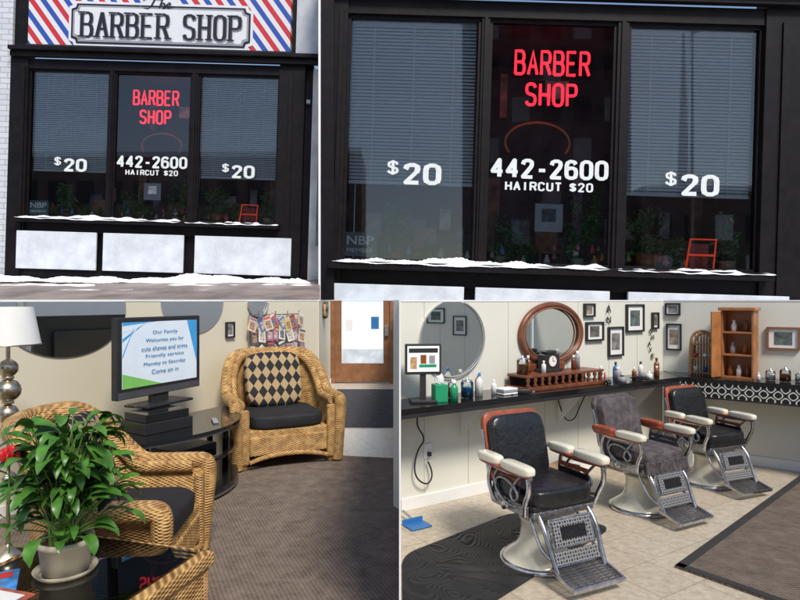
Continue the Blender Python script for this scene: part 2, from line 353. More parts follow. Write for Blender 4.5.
# ================================================================ STOREFRONTS
def storefront(name,loc,S,left,right,full):
    e=empty(name,loc,0,R(1.7)); q=S/.02
    def X(u): return (u-560)*S
    def Z(v): return (150-v)*S
    def b(n,u0,u1,v0,v1,y0,y1,m,bevel=0): return bx(n,e,X(u0),X(u1),y0*q,y1*q,Z(v1),Z(v0),m,bevel)
    TOP,BOT=22,268
    b('left_pier',left,345,-6,392,-.16,.2,FRAME)
    b('left_stile',337,341,20,392,-.2,-.1605,FRAME)
    b('mullion_1',478,486,TOP,BOT,-.1,.12,FRAME,.004); b('mullion_2',613,624,TOP,BOT,-.1,.12,FRAME,.004)
    b('mullion_bead',480.5,483.5,TOP,BOT,-.13,-.1005,FRAME); b('mullion_bead_2',616.5,620.5,TOP,BOT,-.13,-.1005,FRAME)
    b('right_pier',758,800,-6,392,-.16,.2,FRAME); b('right_stile',774,781,20,392,-.2,-.1605,FRAME)
    b('head_band',345,758,6,TOP,-.12,.2,FRAME); b('head_moulding',left+2,right,-3,5.5,-.3,-.1605,FRAME,.01)
    b('cornice',left+2,right,-10,-3.4,-.42,.1,FRAME,.012)
    for (a,c) in ((345,478),(486,613),(624,758)):
        b('window_bead_top',a,c,TOP,TOP+3.5,-.05,.0,FRAME); b('window_bead_bottom',a,c,BOT-4,BOT,-.05,0,FRAME)
        b('window_bead_left',a,a+3,TOP+3.6,BOT-4.1,-.05,0,FRAME); b('window_bead_right',c-3,c,TOP+3.6,BOT-4.1,-.05,0,FRAME)
        quads('window_glass',[[(X(a),.01,Z(BOT)),(X(c),.01,Z(BOT)),(X(c),.01,Z(TOP)),(X(a),.01,Z(TOP))]],GLASS,e)
    # sill and bulkhead
    b('sill',334,766,BOT+.2,276,-.42,.2,FRAME,.01)
    b('sill_fascia',345,758,276.2,291,-.1,.2,FRAME)
    b('bulkhead_backing',345,758,291.2,380,0,.2,FRAME)
    for (a,c) in ((336,467),(478,610),(628,786)): b('bulkhead_panel',a,c,290,352,-.24,-.162,BULK,.01)
    b('plinth',345,758,353,385,-.14,-.002,FRAME)
    snowstrip('sill_snow',e,X(338),X(606),-.43*q,-.06*q,lambda x:Z(BOT),.12*q,160,seed=5,base=.6)
    snowstrip('sill_snow_2',e,X(614),X(766),-.43*q,-.06*q,lambda x:Z(BOT+1),.085*q,110,seed=11,base=.5)
    # interior
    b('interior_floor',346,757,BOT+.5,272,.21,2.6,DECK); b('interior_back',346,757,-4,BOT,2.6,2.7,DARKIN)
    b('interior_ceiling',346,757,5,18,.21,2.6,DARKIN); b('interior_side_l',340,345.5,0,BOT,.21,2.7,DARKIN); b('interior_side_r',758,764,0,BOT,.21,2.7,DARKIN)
    b('back_counter',350,750,226,268,2.0,2.5,mat('shop_counter',(.12,.10,.10),.5,var=.4))
    its=((372,222,18,26),(452,214,12,24),(505,196,14,60),(530,222,10,24),(600,196,10,70),(655,220,30,20),(735,200,12,50),(420,222,22,16),(700,212,12,30),(575,62,26,20),(515,70,8,50),(470,228,10,14))
    for i,(u,v,w_,h_) in enumerate(its):
        b('back_item_%d'%i,u-w_/2,u+w_/2,v-h_/2,v+h_/2,1.3+.03*i,1.45+.03*i,mat('back_item_%d'%(i%4),((.25,.24,.28),(.40,.38,.36),(.22,.12,.08),(.10,.13,.2))[i%4],.5,var=.7,vscale=4))
    for u in (495,565,430,680):   # waiting chairs seen inside
        b('inner_seat',u-13,u+13,246,250,.9,1.3,mat('inner_chair',(.28,.16,.09),.5,var=.4)); b('inner_seat_back',u-13,u+13,224,246,1.3,1.36,M['inner_chair'],.02); b('inner_leg',u-12,u-10,250,268,.92,.98,M['inner_chair']); b('inner_leg_2',u+10,u+12,250,268,.92,.98,M['inner_chair'])
    tube('oval_mirror_rim',e,[(X(547)+35*S*math.cos(a),.9*q,Z(132)+22*S*math.sin(a)) for a in [R(i*15) for i in range(-2,15)]],1.9*S,mat('brass_rim',(.34,.22,.10),.4,.3))
    # blinds
    for n_,(a,c,bt) in enumerate(((349,474,186),(628,754,190))):
        L=[]; v=TOP+6
        while v<bt: L.append((((X(a)+X(c))/2,.16*q,Z(v)),((c-a)*S,.064*q,.0035*q),R(60+1.5*math.sin(v*1.7)))); v+=3.5
        boxes('blind_slats',e,L,BLIND)
        b('blind_headrail',a,c,TOP,TOP+5,.12,.2,BLIND); b('blind_bottom_rail',a,c,bt,bt+2.2,.13,.19,BLIND)
        for t in (.18,.5,.82): b('blind_cord',a+(c-a)*t-.35,a+(c-a)*t+.35,TOP+5,bt,.110,.115,BLIND)
    # neon
    for wd,(a,c,t,bo) in (('BARBER',(514,588,50,73)),('SHOP',(526,576,83,104))):
        st,_=letters(wd,X(a),X(c),Z(bo),Z(t),.34)
        tube('neon_'+wd.lower(),e,[[(x,.10*q,z) for x,z in s] for s in st],1.5*S,NEON,smoothc=False)
    tube('neon_bracket',e,[[(X(508),.13*q,Z(78)),(X(594),.13*q,Z(78))],[(X(530),.13*q,Z(TOP)),(X(530),.13*q,Z(78))],[(X(570),.13*q,Z(TOP)),(X(570),.13*q,Z(78))]],.25*S,BLKM,smoothc=False)
    # window lettering (cut vinyl)
    y=-.004
    st,_=letters('442-2600',X(493),X(607),Z(178),Z(161.5),.34); ribbon('phone_lettering',e,st,3.7*S,y,LETW,vert=1.15,hor=.95,round_=True)
    st,_=letters('HAIRCUT $20',X(507),X(593),Z(191),Z(183.5),.38); ribbon('haircut_lettering',e,st,1.9*S,y,LETW,vert=1.1,hor=.9,round_=True)
    for u,v in ((415,178),(693,181)):
        st,_=letters('$',X(u-26),X(u-16.5),Z(v+1),Z(v-12),.3); ribbon('price_dollar',e,st,2.6*S,y,LETW,vert=1.1,hor=.9,round_=True)
        st,_=letters('20',X(u-9),X(u+25),Z(v+9),Z(v-8.5),.34); ribbon('price_lettering',e,st,4.8*S,y,LETW,vert=1.15,hor=.85,round_=True)
    # stickers and window display
    b('sticker_board',346,380,238,262,.02,.03,mat('sticker_teal',(.08,.17,.18),.5)); text('sticker_text',e,'NBP',X(363),Z(246),27*S,9*S,.018*q,LETW,.02,.001)
    text('sticker_text_2',e,'MEMBER',X(363),Z(256),27*S,4*S,.018*q,LETW,.01,.001)
    b('notice',537,565,204,232,.02,.025,mat('notice_paper',(.44,.47,.52),.6,var=.1)); b('notice_photo',544,558,209,222,.014,.0195,mat('notice_ink',(.12,.13,.16),.6,var=.6,vscale=10))
    fl=((372,248,16,20),(400,236,14,22),(440,252,20,14),(505,234,22,34),(523,248,16,20),(585,234,17,34),(600,216,10,32),(650,224,22,30),(660,246,28,20),(740,236,14,28),(690,252,16,14),(392,222,8,18))
    for i,(u,v,a,c) in enumerate(fl):
        foliage('display_foliage',e,(X(u),.36*q,Z(v)),(a*S,.15*q,c*S),300,3.6*S,LEAFD if i%2 else LEAF,seed=i)
    cols=((.55,.06,.06),(.6,.25,.3),(.55,.38,.10),(.65,.65,.62),(.12,.28,.5))
    rnd=random.Random(4)
    for i in range(40):
        u=rnd.choice((rnd.uniform(352,472),rnd.uniform(630,750),rnd.uniform(490,610))); v=rnd.uniform(244,264)
        k=i%5; r_=rnd.uniform(1.8,4.2)*S
        lathe('display_ornament',e,[(0,0),(r_*.7,0),(r_,r_*.9),(r_*.6,r_*1.8),(r_*.3,r_*2.4),(r_*.5,r_*2.7),(0,r_*2.7)],mat('ornament_%d'%k,cols[k],.4),(X(u),rnd.uniform(.2,.45)*q,Z(v+4)),16)
    tube('red_lantern_frame',e,[[(X(694),.2*q,Z(264)),(X(698),.2*q,Z(234)),(X(724),.2*q,Z(234)),(X(722),.2*q,Z(264)),(X(694),.2*q,Z(264))],[(X(696),.2*q,Z(250)),(X(723),.2*q,Z(250))]],1.1*S,mat('red_lantern',(.7,.06,.03),.4,emit=(1,.08,.03),es=.35),smoothc=False)
    b('lantern_body',699,719,238,262,.3,.36,mat('lantern_dark',(.25,.06,.05),.5,var=.5))
    for u,k in ((505,1),(585,1),(740,1.2),(656,1.6),(372,1),(400,1)): lathe('display_pot',e,[(0,0),(5*S*k,0),(7*S*k,11*S*k),(6.4*S*k,11*S*k),(0,9*S*k)],POT if u not in(656,400) else OAK,(X(u),.36*q,Z(BOT)),20)
    if full:
        b('upper_wall',left,right,-260,-10.2,.0,.4,FRAME)
        b('upper_wall_light',783,right,-260,-11,-.12,-.002,mat('pale_render',(.5,.53,.58),.7,var=.1))
        b('sign_board',347,775,-106,-11,-.3,-.002,STR,.01)
        b('sign_bottom_trim',345,777,-13.5,-10.8,-.34,-.302,SIGNK)
        def plaque(n,g,y0,y1,m):
            a,c,t,bo=418+g,710-g,-82+g,-17-g; k=9
            pts=[(a+k,t),(c-k,t),(c-k+2,t+k*.7),(c,t+k),(c,bo-k),(c-k+2,bo-k*.7),(c-k,bo),(a+k,bo),(a+k-2,bo-k*.7),(a,bo-k),(a,t+k),(a+k-2,t+k*.7)]
            P=[(X(u),Z(v)) for u,v in pts]; n_=len(P)
            vs=[(x,y0,z) for x,z in P]+[(x,y1,z) for x,z in P]
            me=bpy.data.meshes.new(n); me.from_pydata(vs,[],[tuple(range(n_)),tuple(range(n_,2*n_))[::-1]]+[(i,n_+i,n_+(i+1)%n_,(i+1)%n_) for i in range(n_)]); obj(n,me,m,e)
        plaque('plaque_white_edge',-4,-.315*q,-.303*q,SIGNW); plaque('plaque_black',0,-.325*q,-.316*q,SIGNK); plaque('plaque_grey',3,-.332*q,-.326*q,SIGNG); plaque('plaque_white',6,-.34*q,-.333*q,SIGNW)
        st,se=letters('BARBER SHOP',X(436),X(694),Z(-28),Z(-67),.36)
        ribbon('sign_letter_shadow',e,[[(x+1.1*S,z-1.1*S) for x,z in s] for s in st],4.6*S,-.341*q-.001,SIGNG,[(p[0]+1.1*S,p[1]-1.1*S) for p in se],6*S,1.25)
        ribbon('sign_letters',e,st,4.6*S,-.356*q,SIGNK,se,6*S,1.25)
        def sc2(L): return [[(X(560+(u-560)*1.15),Z(v+8)) for u,v in s] for s in L]
        bx('script_backing',e,X(530),X(590),-.322*q,-.303*q,Z(-78),Z(-110),SIGNW,.02)
        ribbon('sign_script',e,sc2([[(538,-98),(544,-102),(562,-100),(568,-103)],[(555,-101),(550,-90),(545,-84),(540,-85)],[(566,-103),(561,-86)],[(562,-91),(567,-94),(569,-91),(566,-85),(570,-86)],[(572,-90),(577,-92),(575,-95),(571,-91),(573,-86),(580,-88)]]),2.4*S,-.345*q,SIGNK)
        b('painted_brick_wall',230,left-.3,-260,392,-.1,.3,PBRICK)
        b('door_reveal',800.3,812,0,392,.05,.3,FRAME); b('door_frame',812.3,838,8,392,-.02,.3,mat('door_white',(.6,.6,.58),.5,var=.25,vscale=2))
        b('door_glass_panel',824,838,40,300,-.03,-.0205,mat('door_pane',(.2,.24,.24),.1))
        b('downlight_box',803,809,60,66,-.1,.04,SIGNG)
    else:
        b('upper_wall',left,right,-200,-10.2,.0,.4,FRAME)
        b('reveal',800.3,900,-3,392,.0,.3,PBRICK)
        b('sign_board',347,775,-106,-12,-.28,-.002,STR,.01)
    return e
storefront('barber_shop_building',(-4.906,12.2,4.538),.01228,316,838,True)
storefront('barber_shop_building.001',(3.067,11.5,4.375),.019167,331,960,False)
# added pier between the two shop fronts; its white strip is a dividing line
p=empty('divider_pier')
bx('divider_strip',p,-1.523,-1.485,11.2,11.7,1.4,8.2,DIVIDER); bx('pier_face',p,-1.4845,-1.235,11.24,11.7,1.3,8.2,FRAME)
# sloping pavement in front of the first shop
bm=bmesh.new(); nx,ny=60,24; g=[]
for j in range(ny+1):
    t=j/ny; y=9+3.15*t; row=[]
    for i in range(nx+1):
        xr=-1.2-(t)*.42; x=-9.5+(xr+9.5)*i/nx
        z=1.507+.40*t+.012*math.sin(x*3+y*2)*t+.008*math.sin(x*11)*t
        row.append(bm.verts.new((x,y,z)))
    g.append(row)
for j in range(ny):
    for i in range(nx): bm.faces.new((g[j][i],g[j][i+1],g[j+1][i+1],g[j+1][i]))
frombm('pavement',bm,ASPH,smooth=True)
prism('pavement_retaining_wall',None,[(-9.5,8.9),(-1.19,8.9),(-1.19,8.99),(-9.5,8.99)],0,1.503,DIVIDER)  # white top edge carries on the horizontal dividing line
# snow along the foot of the wall
sb=empty('snow_bank')
snowstrip('bank_far',sb,-9.5,-1.7,11.5,12.0,lambda x:1.865-(x+5)*.012,.15,260,21,base=.6)
snowstrip('bank_patch',sb,-9.2,-5.6,11.0,11.4,lambda x:1.775,.05,120,8,base=.4)
snowstrip('bank_patch_2',sb,-4.4,-1.6,11.1,11.5,lambda x:1.78,.035,90,14,base=.4)
snowstrip('bank_patch_3',sb,-7.2,-3.2,10.3,10.6,lambda x:1.675,.02,90,17,base=.3)

# ================================================================ ROOMS
class F:
    def __init__(s,o,d): s.o=Vector((o[0],o[1],0)); s.d=Vector((d[0],d[1],0)).normalized(); s.n=Vector((s.d.y,-s.d.x,0)); s.rz=math.atan2(s.d.y,s.d.x)
    def at(s,a,off=0,z=0): return tuple(s.o+s.d*a+s.n*off+Vector((0,0,z)))
A=F((-3.0,3.6),(2.0,3.8)); B=F((-1.0,7.4),(-.25,3.4)); Rr=F((0,4.25),(.842,.539)); Q=F((2.593,5.91),(.8,-.6)); E=F((5.02,4.05),(0,-1))
def roomwall(name,fr,s0,s1,m,base=True,grooves=False):
    e=empty(name,tuple(fr.o),fr.rz)
    bx('wall',e,s0,s1,0,.1,0,1.488,m); bx('cap',e,s0,s1,-.004,.11,1.4885,1.5,DIVIDER)  # cap is an added white strip drawing the horizontal dividing line
    if base: bx('baseboard',e,s0,s1,-.014,-.001,0,.09,WHITE,.003)
    if grooves:
        s=s0+.2
        while s<s1: bx('panel_joint',e,s,s+.004,-.0015,.0005,.1,1.487,mat('joint',(.42,.40,.34),.7)); s+=.41
    return e
roomwall('waiting_room_wall',A,-1.6,4.27,WALL)
roomwall('corridor_wall',B,.0,3.45,WALL)
roomwall('barber_room_wall',Rr,.007,3.075,WALL2,True,True)
roomwall('barber_room_wall.001',Q,.0,3.03,WALL2)
roomwall('barber_room_wall.002',E,.0,6.0,WALL2,True,True)
pw=empty('divider_wall'); bx('divider_panel',pw,-.0035,.0035,2.4,10.8,0,1.4995,DIVIDER)  # added thin panel, seen edge-on as the vertical dividing line
# front of the shop behind the viewer: low wall with window posts
fw=empty('front_window_wall'); bx('dwarf_wall',fw,-4.2,5.0,-2.1,-2.0,0,.5,WALL2); bx('head_rail',fw,-4.2,5.0,-2.09,-2.01,1.42,1.49,BLKM)
for i in range(6): bx('post',fw,-4.2+i*1.55,-4.12+i*1.55,-2.09,-2.01,.501,1.4195,BLKM)
# floors
quads('waiting_room_floor',[[(-4.2,-2,0),(-.0036,-2,0),(-.0036,10.85,0),(-4.2,10.85,0)]],TILE2)
quads('barber_room_floor',[[(.0036,-2,0),(5.2,-2,0),(5.2,6.2,0),(.0036,6.2,0)]],TILE)
prism('carpet',None,[(-3.6,-1.9),(-.01,-1.9),(-.01,5.65),(-1.9,6.0),(-3.0,4.0)],.002,.010,CARP)
prism('entry_mat',None,[(-.92,7.05),(-.08,7.05),(-.09,10.0),(-1.05,10.0)],.002,.014,MATB)
d1=Vector((.73,.68)).normalized(); d2=Vector((.62,-.78)).normalized(); c=Vector((1.54,3.36))
pr=[c,c+d1*2.7,c+d1*2.7+d2*1.3,c+d2*2.6]; prism('rug',None,[tuple(v) for v in pr],.002,.012,CARP2)
RB=mat('rug_binding',(.03,.028,.027),.9)
rb=empty('rug_edging')
for a_,b_ in ((pr[0],pr[1]),(pr[3],pr[0])):
    dd=(b_-a_).normalized(); nn=Vector((dd.y,-dd.x))*.05
    prism('strip',rb,[tuple(a_),tuple(b_),tuple(b_+nn*1),tuple(a_+nn*1)],.0125,.0165,RB)
# swirl rubber mat
m_,n_,l_,b_=nt('rubber_swirl'); b_.inputs['Roughness'].default_value=.5
tc=n_.new('ShaderNodeTexCoord'); no=n_.new('ShaderNodeTexNoise'); no.inputs['Scale'].default_value=2.2; no.inputs['Detail'].default_value=0; no.inputs['Distortion'].default_value=1.5; l_.new(tc.outputs['Object'],no.inputs['Vector'])
si=math_n(n_,l_,'SINE',math_n(n_,l_,'MULTIPLY',no.outputs['Fac'],190)); bp=n_.new('ShaderNodeBump'); bp.inputs['Strength'].default_value=.5; bp.inputs['Distance'].default_value=.008; l_.new(si,bp.inputs['Height']); l_.new(bp.outputs['Normal'],b_.inputs['Normal'])
two(n_,l_,b_,math_n(n_,l_,'MULTIPLY',si,.5),(.010,.010,.011),(.03,.03,.032))
def roundpoly(P,r):
    out=[];n=len(P)
    for i in range(n):
        p=Vector(P[i]); a=(Vector(P[i-1])-p).normalized(); b=(Vector(P[(i+1)%n])-p).normalized()
        for k in range(7):
            t=k/6; out.append(tuple((1-t)**2*(p+a*r)+2*t*(1-t)*p+t*t*(p+b*r)))
    return out
prism('anti_fatigue_mat',None,roundpoly([(.80,4.22),(1.40,3.95),(.012,2.50),(.012,3.50)],.13),.002,.014,m_)

# door at end of corridor
d=empty('entrance_door',(0,10.8,0))
bx('wall_left',d,-1.6,-1.25,0,.1,0,1.49,WALL); bx('wall_divider_cap',d,-1.6,0,-.004,.11,1.4905,1.5,DIVIDER); bx('wall_right',d,-.1,-.004,0,.1,0,1.49,WALL)  # white strip on top continues the dividing line
bx('jamb_l',d,-1.25,-1.17,-.03,.08,0,1.49,DOORW); bx('jamb_r',d,-.18,-.1,-.03,.08,0,1.49,DOORW)
bx('stile_l',d,-1.17,-1.05,-.0,.05,.02,1.49,DOORW); bx('stile_r',d,-.30,-.18,-.0,.05,.02,1.49,DOORW); bx('rail',d,-1.05,-.30,0,.05,.02,.36,DOORW)
PANE=mat('daylight_glow_pane',(.75,.84,.92),.15,var=.16,vscale=3,emit=(.72,.86,1),es=.65)  # opaque pane; daylight through the glass is put in as emission
bx('pane',d,-1.05,-.30,.02,.03,.36,1.49,PANE)
bx('pane_street',d,-1.045,-.305,.0165,.0195,.365,.62,mat('outside_glow_grey',(.45,.5,.54),.3,var=.4,vscale=5,emit=(.6,.7,.8),es=.35))  # strip of street view, its daylight put in as glow
bx('poster_blue',d,-.52,-.38,.005,.015,.98,1.2,BLUE); bx('poster_white',d,-.98,-.85,.005,.015,.95,1.15,PAPER)
bx('handle',d,-.27,-.21,-.06,-.0,.85,1.05,CHROME,.01)

# mirrors (round sheets, trimmed at the wall cap)
def disc(name,fr,s,z,a,b,rim=None,rw=.03,off=.012,tilt=0):
    e=empty(name,fr.at(s,off,0),fr.rz+tilt)
    pts=[(a*math.cos(t),min(1.487,z+b*math.sin(t))) for t in [2*math.pi*i/72 for i in range(72)]]
    n=len(pts)
    vs=[(x,0,zz) for x,zz in pts]+[(x,.01,zz) for x,zz in pts]
    me=bpy.data.meshes.new('glass'); me.from_pydata(vs,[],[tuple(range(n)),tuple(range(n,2*n))[::-1]]+[(i,n+i,n+(i+1)%n,(i+1)%n) for i in range(n)]); obj('glass',me,MIRROR,e)
    if rim:
        ang=[R(90)+2*math.pi*i/72 for i in range(73)]
        P=[(a*math.cos(t),-.012,z+b*math.sin(t)) for t in ang if z+b*math.sin(t)<1.487-rw*.9]
        tube('frame',e,P,rw,rim,smoothc=False)
        if rim==WOOD: tube('frame_bead',e,[(x*.9,-.03,z+(zz-z)*.9) for x,_,zz in P],rw*.3,DOORW,smoothc=False)
    return e
disc('round_mirror',A,1.05,1.43,.50,.36); disc('round_mirror',A,2.28,1.48,.38,.30); disc('round_mirror',A,3.16,1.47,.15,.15,GREY,.012)
disc('round_mirror',Rr,.46,1.21,.30,.285,GREY,.006)
disc('framed_mirror',Rr,1.50,1.215,.355,.245,WOOD,.024)

def picture(name,fr,s,z,w_,h_,fm=BLKM,inner=None,seed=0,off=.005):
    e=empty(name,fr.at(s,off,z),fr.rz); t=.016
    bx('backing',e,-w_/2+.001,w_/2-.001,-.008,-.001,-h_/2+.001,h_/2-.001,PAPER)
    bx('frame_t',e,-w_/2,w_/2,-.022,0,h_/2-t,h_/2,fm); bx('frame_b',e,-w_/2,w_/2,-.022,0,-h_/2,-h_/2+t,fm)
    bx('frame_l',e,-w_/2,-w_/2+t,-.022,0,-h_/2+t,h_/2-t,fm); bx('frame_r',e,w_/2-t,w_/2,-.022,0,-h_/2+t,h_/2-t,fm)
    bx('print',e,-w_*.27,w_*.27,-.0105,-.0085,-h_*.28,h_*.28,mat('print_%d'%(seed%4),((.12,.11,.10),(.2,.19,.18),(.1,.13,.12),(.25,.2,.15))[seed%4],.5,var=.8,vscale=18)); return e
picture('framed_picture',Rr,2.05,1.22,.23,.17,seed=0); picture('framed_picture',Rr,2.34,1.12,.21,.27,seed=1); picture('framed_picture',Rr,2.62,1.33,.26,.26,seed=2)
picture('framed_picture',Rr,1.98,1.41,.14,.12,seed=3); picture('framed_picture',Q,.10,1.14,.14,.26,seed=3); picture('framed_picture',Q,1.0,1.16,.25,.2,DOORW,seed=2); picture('framed_picture',Q,.09,1.41,.14,.12,seed=1); picture('framed_picture',Rr,2.93,1.3,.1,.16,seed=0)
# pictures and a door on the wall that the mirrors look at
for i,(s,z,w_,h_) in enumerate(((.6,1.2,.3,.22),(1.1,1.1,.22,.3),(1.5,1.25,.3,.24),(3.3,1.15,.35,.3),(3.9,1.2,.25,.25))): picture('framed_picture',E,s,z,w_,h_,seed=i)
dr_=empty('inner_door',E.at(2.3,.0,0),E.rz); bx('leaf',dr_,-.42,.42,-.03,-.002,0,1.48,DOORW); bx('trim_l',dr_,-.5,-.421,-.035,-.002,0,1.48,WHITE); bx('trim_r',dr_,.421,.5,-.035,-.002,0,1.48,WHITE); bx('panel',dr_,-.3,.3,-.04,-.0305,.2,.8,OAK,.01); bx('panel_2',dr_,-.3,.3,-.04,-.0305,.95,1.4,OAK,.01)
wl_=empty('wall_letters',Rr.at(2.24,.006,1.39),Rr.rz)
text('letter_a',wl_,'A',0,.03,.06,.07,-.01,BLKM,.01,.002); text('letter_n',wl_,'N',.0,-.07,.055,.06,-.01,BLKM,.01,.002)
wl2=empty('wall_letters',Rr.at(2.86,.006,1.1),Rr.rz)
for i,ch in enumerate('SHAVE'): text('letter_%d'%i,wl2,ch,.03*math.sin(i*2),.1-i*.06,.04,.045,-.01,BLKM,.01,.002)

# counters
ct=empty('barber_counter')
prism('top',ct,[(.006,3.825),(2.54,5.446),(2.592,5.905),(.006,4.245)],.765,.80,BLK)
prism('edge_strip',ct,[(.006,3.829),(2.538,5.45),(2.535,5.47),(.006,3.849)],.735,.7645,BLKM)
for s in (.55,1.6,2.6):
    bb=F(Rr.at(s,0,0),(.842,.539)); e2=empty('bracket',bb.at(0,0,0),bb.rz); e2.parent=ct
    quads('gusset',[[(0,-.002,.45),(0,-.002,.76),(0,-.3,.76)]],WHITE,e2); bx('gusset_edge',e2,-.015,.015,-.3,-.003,.745,.763,WHITE)
ct2=empty('side_counter')
prism('top',ct2,[(2.5405,5.449),(4.38,4.07),(4.62,4.38),(2.5935,5.905)],.768,.803,BLK)
q2=F((2.545,5.452),(.8,-.6)); e3=empty('apron',q2.at(0,0,0),q2.rz); e3.parent=ct2
bx('apron_board',e3,0,2.3,.0,.02,.64,.767,ORN); bx('apron_trim',e3,0,2.3,-.005,.025,.625,.6395,BLKM)
for s in (.05,1.2): bx('leg_panel',e3,s,s+.05,.03,.3,0,.766,WHITE)

# small counter things
def bottle(name,fr,s,off,z,r,h,m,capm=WHITE):
    e=empty(name,fr.at(s,off,z)); lathe('body',e,[(0,0),(r,0),(r,h*.62),(r*.85,h*.7),(r*.38,h*.78),(r*.38,h*.85)],m,seg=20); lathe('cap',e,[(r*.45,h*.85),(r*.45,h),(0,h)],capm,seg=16)
def jar(name,fr,s,off,z,r,h,fill=None):
    e=empty(name,fr.at(s,off,z)); lathe('glass',e,[(0,.003),(r,.003),(r,h*.85),(r*.8,h*.9)],CGLASS,seg=24); lathe('lid',e,[(r*.85,h*.9),(r*.85,h*.97),(r*.2,h),(r*.25,h*1.1),(0,h*1.14)],CHROME,seg=20)
    if fill: lathe('contents',e,[(0,.008),(r*.9,.008),(r*.9,h*.6),(0,h*.62)],fill,seg=20)
AM=mat('amber_liquid',(.25,.08,.02),.2); BL=mat('barbicide_blue',(.02,.2,.4),.15)
m1=empty('computer_monitor',Rr.at(.06,.2,.8),Rr.rz-.45)
bx('housing',m1,-.125,.125,-.01,.02,.19,.40,BLKM,.006); bx('screen',m1,-.11,.11,-.014,-.0105,.21,.385,mat('screen_white',(.7,.75,.75),.3,emit=(.75,.85,.85),es=.35,var=.05))
bx('screen_stripe',m1,-.10,.10,-.016,-.0145,.34,.37,BLKM); bx('screen_green',m1,-.03,.09,-.016,-.0145,.24,.26,GREEN); bx('screen_product',m1,-.02,.02,-.016,-.0145,.265,.325,AM); bx('screen_product_2',m1,.04,.08,-.016,-.0145,.265,.32,GREY); bx('screen_face',m1,-.09,-.045,-.016,-.0145,.23,.31,mat('screen_tan',(.5,.3,.15),.4,var=.5,vscale=40)); bx('neck',m1,-.02,.02,.0,.02,.02,.19,BLKM); bx('foot',m1,-.09,.09,-.06,.07,0,.02,BLKM,.005)
tb=empty('green_tissue_box',Rr.at(.17,.24,.8),.3); bx('carton',tb,-.045,.045,-.045,.045,0,.12,GREEN,.004); sup('tissue',tb,(0,0,.15),(.03,.02,.035),PAPER,.8,wr=.15)
bottle('green_bottle',Rr,.25,.3,.8,.028,.15,GREEN); bottle('spray_bottle',Rr,.56,.2,.8,.025,.17,WHITE,BLUE); jar('comb_jar',Rr,.43,.22,.8,.045,.13,BL); jar('comb_jar',Rr,.34,.16,.8,.03,.12,AM)
bottle('tonic_bottle',Rr,.62,.12,.8,.028,.16,AM); bottle('tonic_bottle',Rr,.7,.2,.8,.02,.11,PAPER)
for i,(s,o,r,h,m) in enumerate(((1.9,.2,.025,.14,PAPER),(2.0,.14,.022,.10,RED),(2.1,.22,.03,.12,GREY),(2.2,.12,.025,.15,BLUE),(2.35,.2,.02,.10,AM),(2.5,.16,.024,.14,PAPER),(2.62,.24,.022,.1,WOOD),(2.75,.15,.025,.16,AM),(1.78,.1,.03,.09,GREEN),(2.05,.3,.035,.06,GREY),(2.42,.3,.03,.07,WHITE))): bottle('tonic_bottle',Rr,s,o,.8,r,h,m,BLKM if i%2 else WHITE)
for i,(s,o) in enumerate(((.9,.3),(1.85,.32),(2.3,.3))):
    ce=empty('hair_clipper',Rr.at(s,o,.8),i*1.3); sup('body',ce,(0,0,.02),(.07,.022,.018),BLKM,.6); bx('blade',ce,.065,.085,-.018,.018,.012,.026,CHROME); tube('cord',ce,[(-.065,0,.02),(-.1,.02,.008),(-.13,-.03,.006),(-.09,-.07,.006)],.003,BLKM)
te=empty('folded_towel',Rr.at(.78,.25,.801),Rr.rz)
for i in range(3): bx('fold_%d'%i,te,-.07,.07,-.05,.05,i*.016,.015+i*.016,(WHITE,GREY,WHITE)[i],.006)
# antique shelf with clock
sh=empty('antique_shelf',Rr.at(1.42,.15,.8),Rr.rz)
bx('base',sh,-.46,.46,-.12,.12,.0,.03,WOOD,.005); bx('shelf',sh,-.44,.44,-.11,.11,.10,.12,WOOD,.004)
for i in range(12): lathe('spindle',sh,[(.012,.03),(.018,.045),(.008,.06),(.018,.085),(.012,.10)],WOOD,(-.42+i*.0763,-.1,0),seg=12)
bx('back',sh,-.44,.44,.08,.09,.03,.10,mat('shelf_shadow',(.05,.02,.01),.5)); bx('crest',sh,-.2,.2,.09,.11,.12,.18,WOOD,.01)
ck=empty('mantel_clock',Rr.at(1.36,.12,.921),Rr.rz)
bx('case',ck,-.085,.085,-.04,.04,0,.14,BLKM,.006); bx('plinth',ck,-.11,.11,-.05,.05,0,.025,BLKM,.004); bx('top',ck,-.06,.06,-.035,.035,.14,.17,BLKM,.01)
cyl('dial',ck,(0,-.043,.085),.042,.006,PAPER,(R(90),0,0)); cyl('dial_rim',ck,(0,-.042,.085),.048,.005,mat('brass',(.5,.3,.1),.3,1),(R(90),0,0))
bx('hand_1',ck,-.002,.002,-.048,-.0465,.085,.118,BLKM); bx('hand_2',ck,-.0,.022,-.048,-.0465,.083,.087,BLKM)
jar('apothecary_jar',Rr,1.03,.16,.921,.045,.13,AM); bottle('tonic_bottle',Rr,1.13,.12,.921,.022,.14,AM); bottle('tonic_bottle',Rr,1.62,.15,.921,.02,.12,WOOD); bottle('tonic_bottle',Rr,1.7,.12,.921,.022,.15,GREY); bottle('tonic_bottle',Rr,1.22,.2,.921,.018,.1,PAPER)
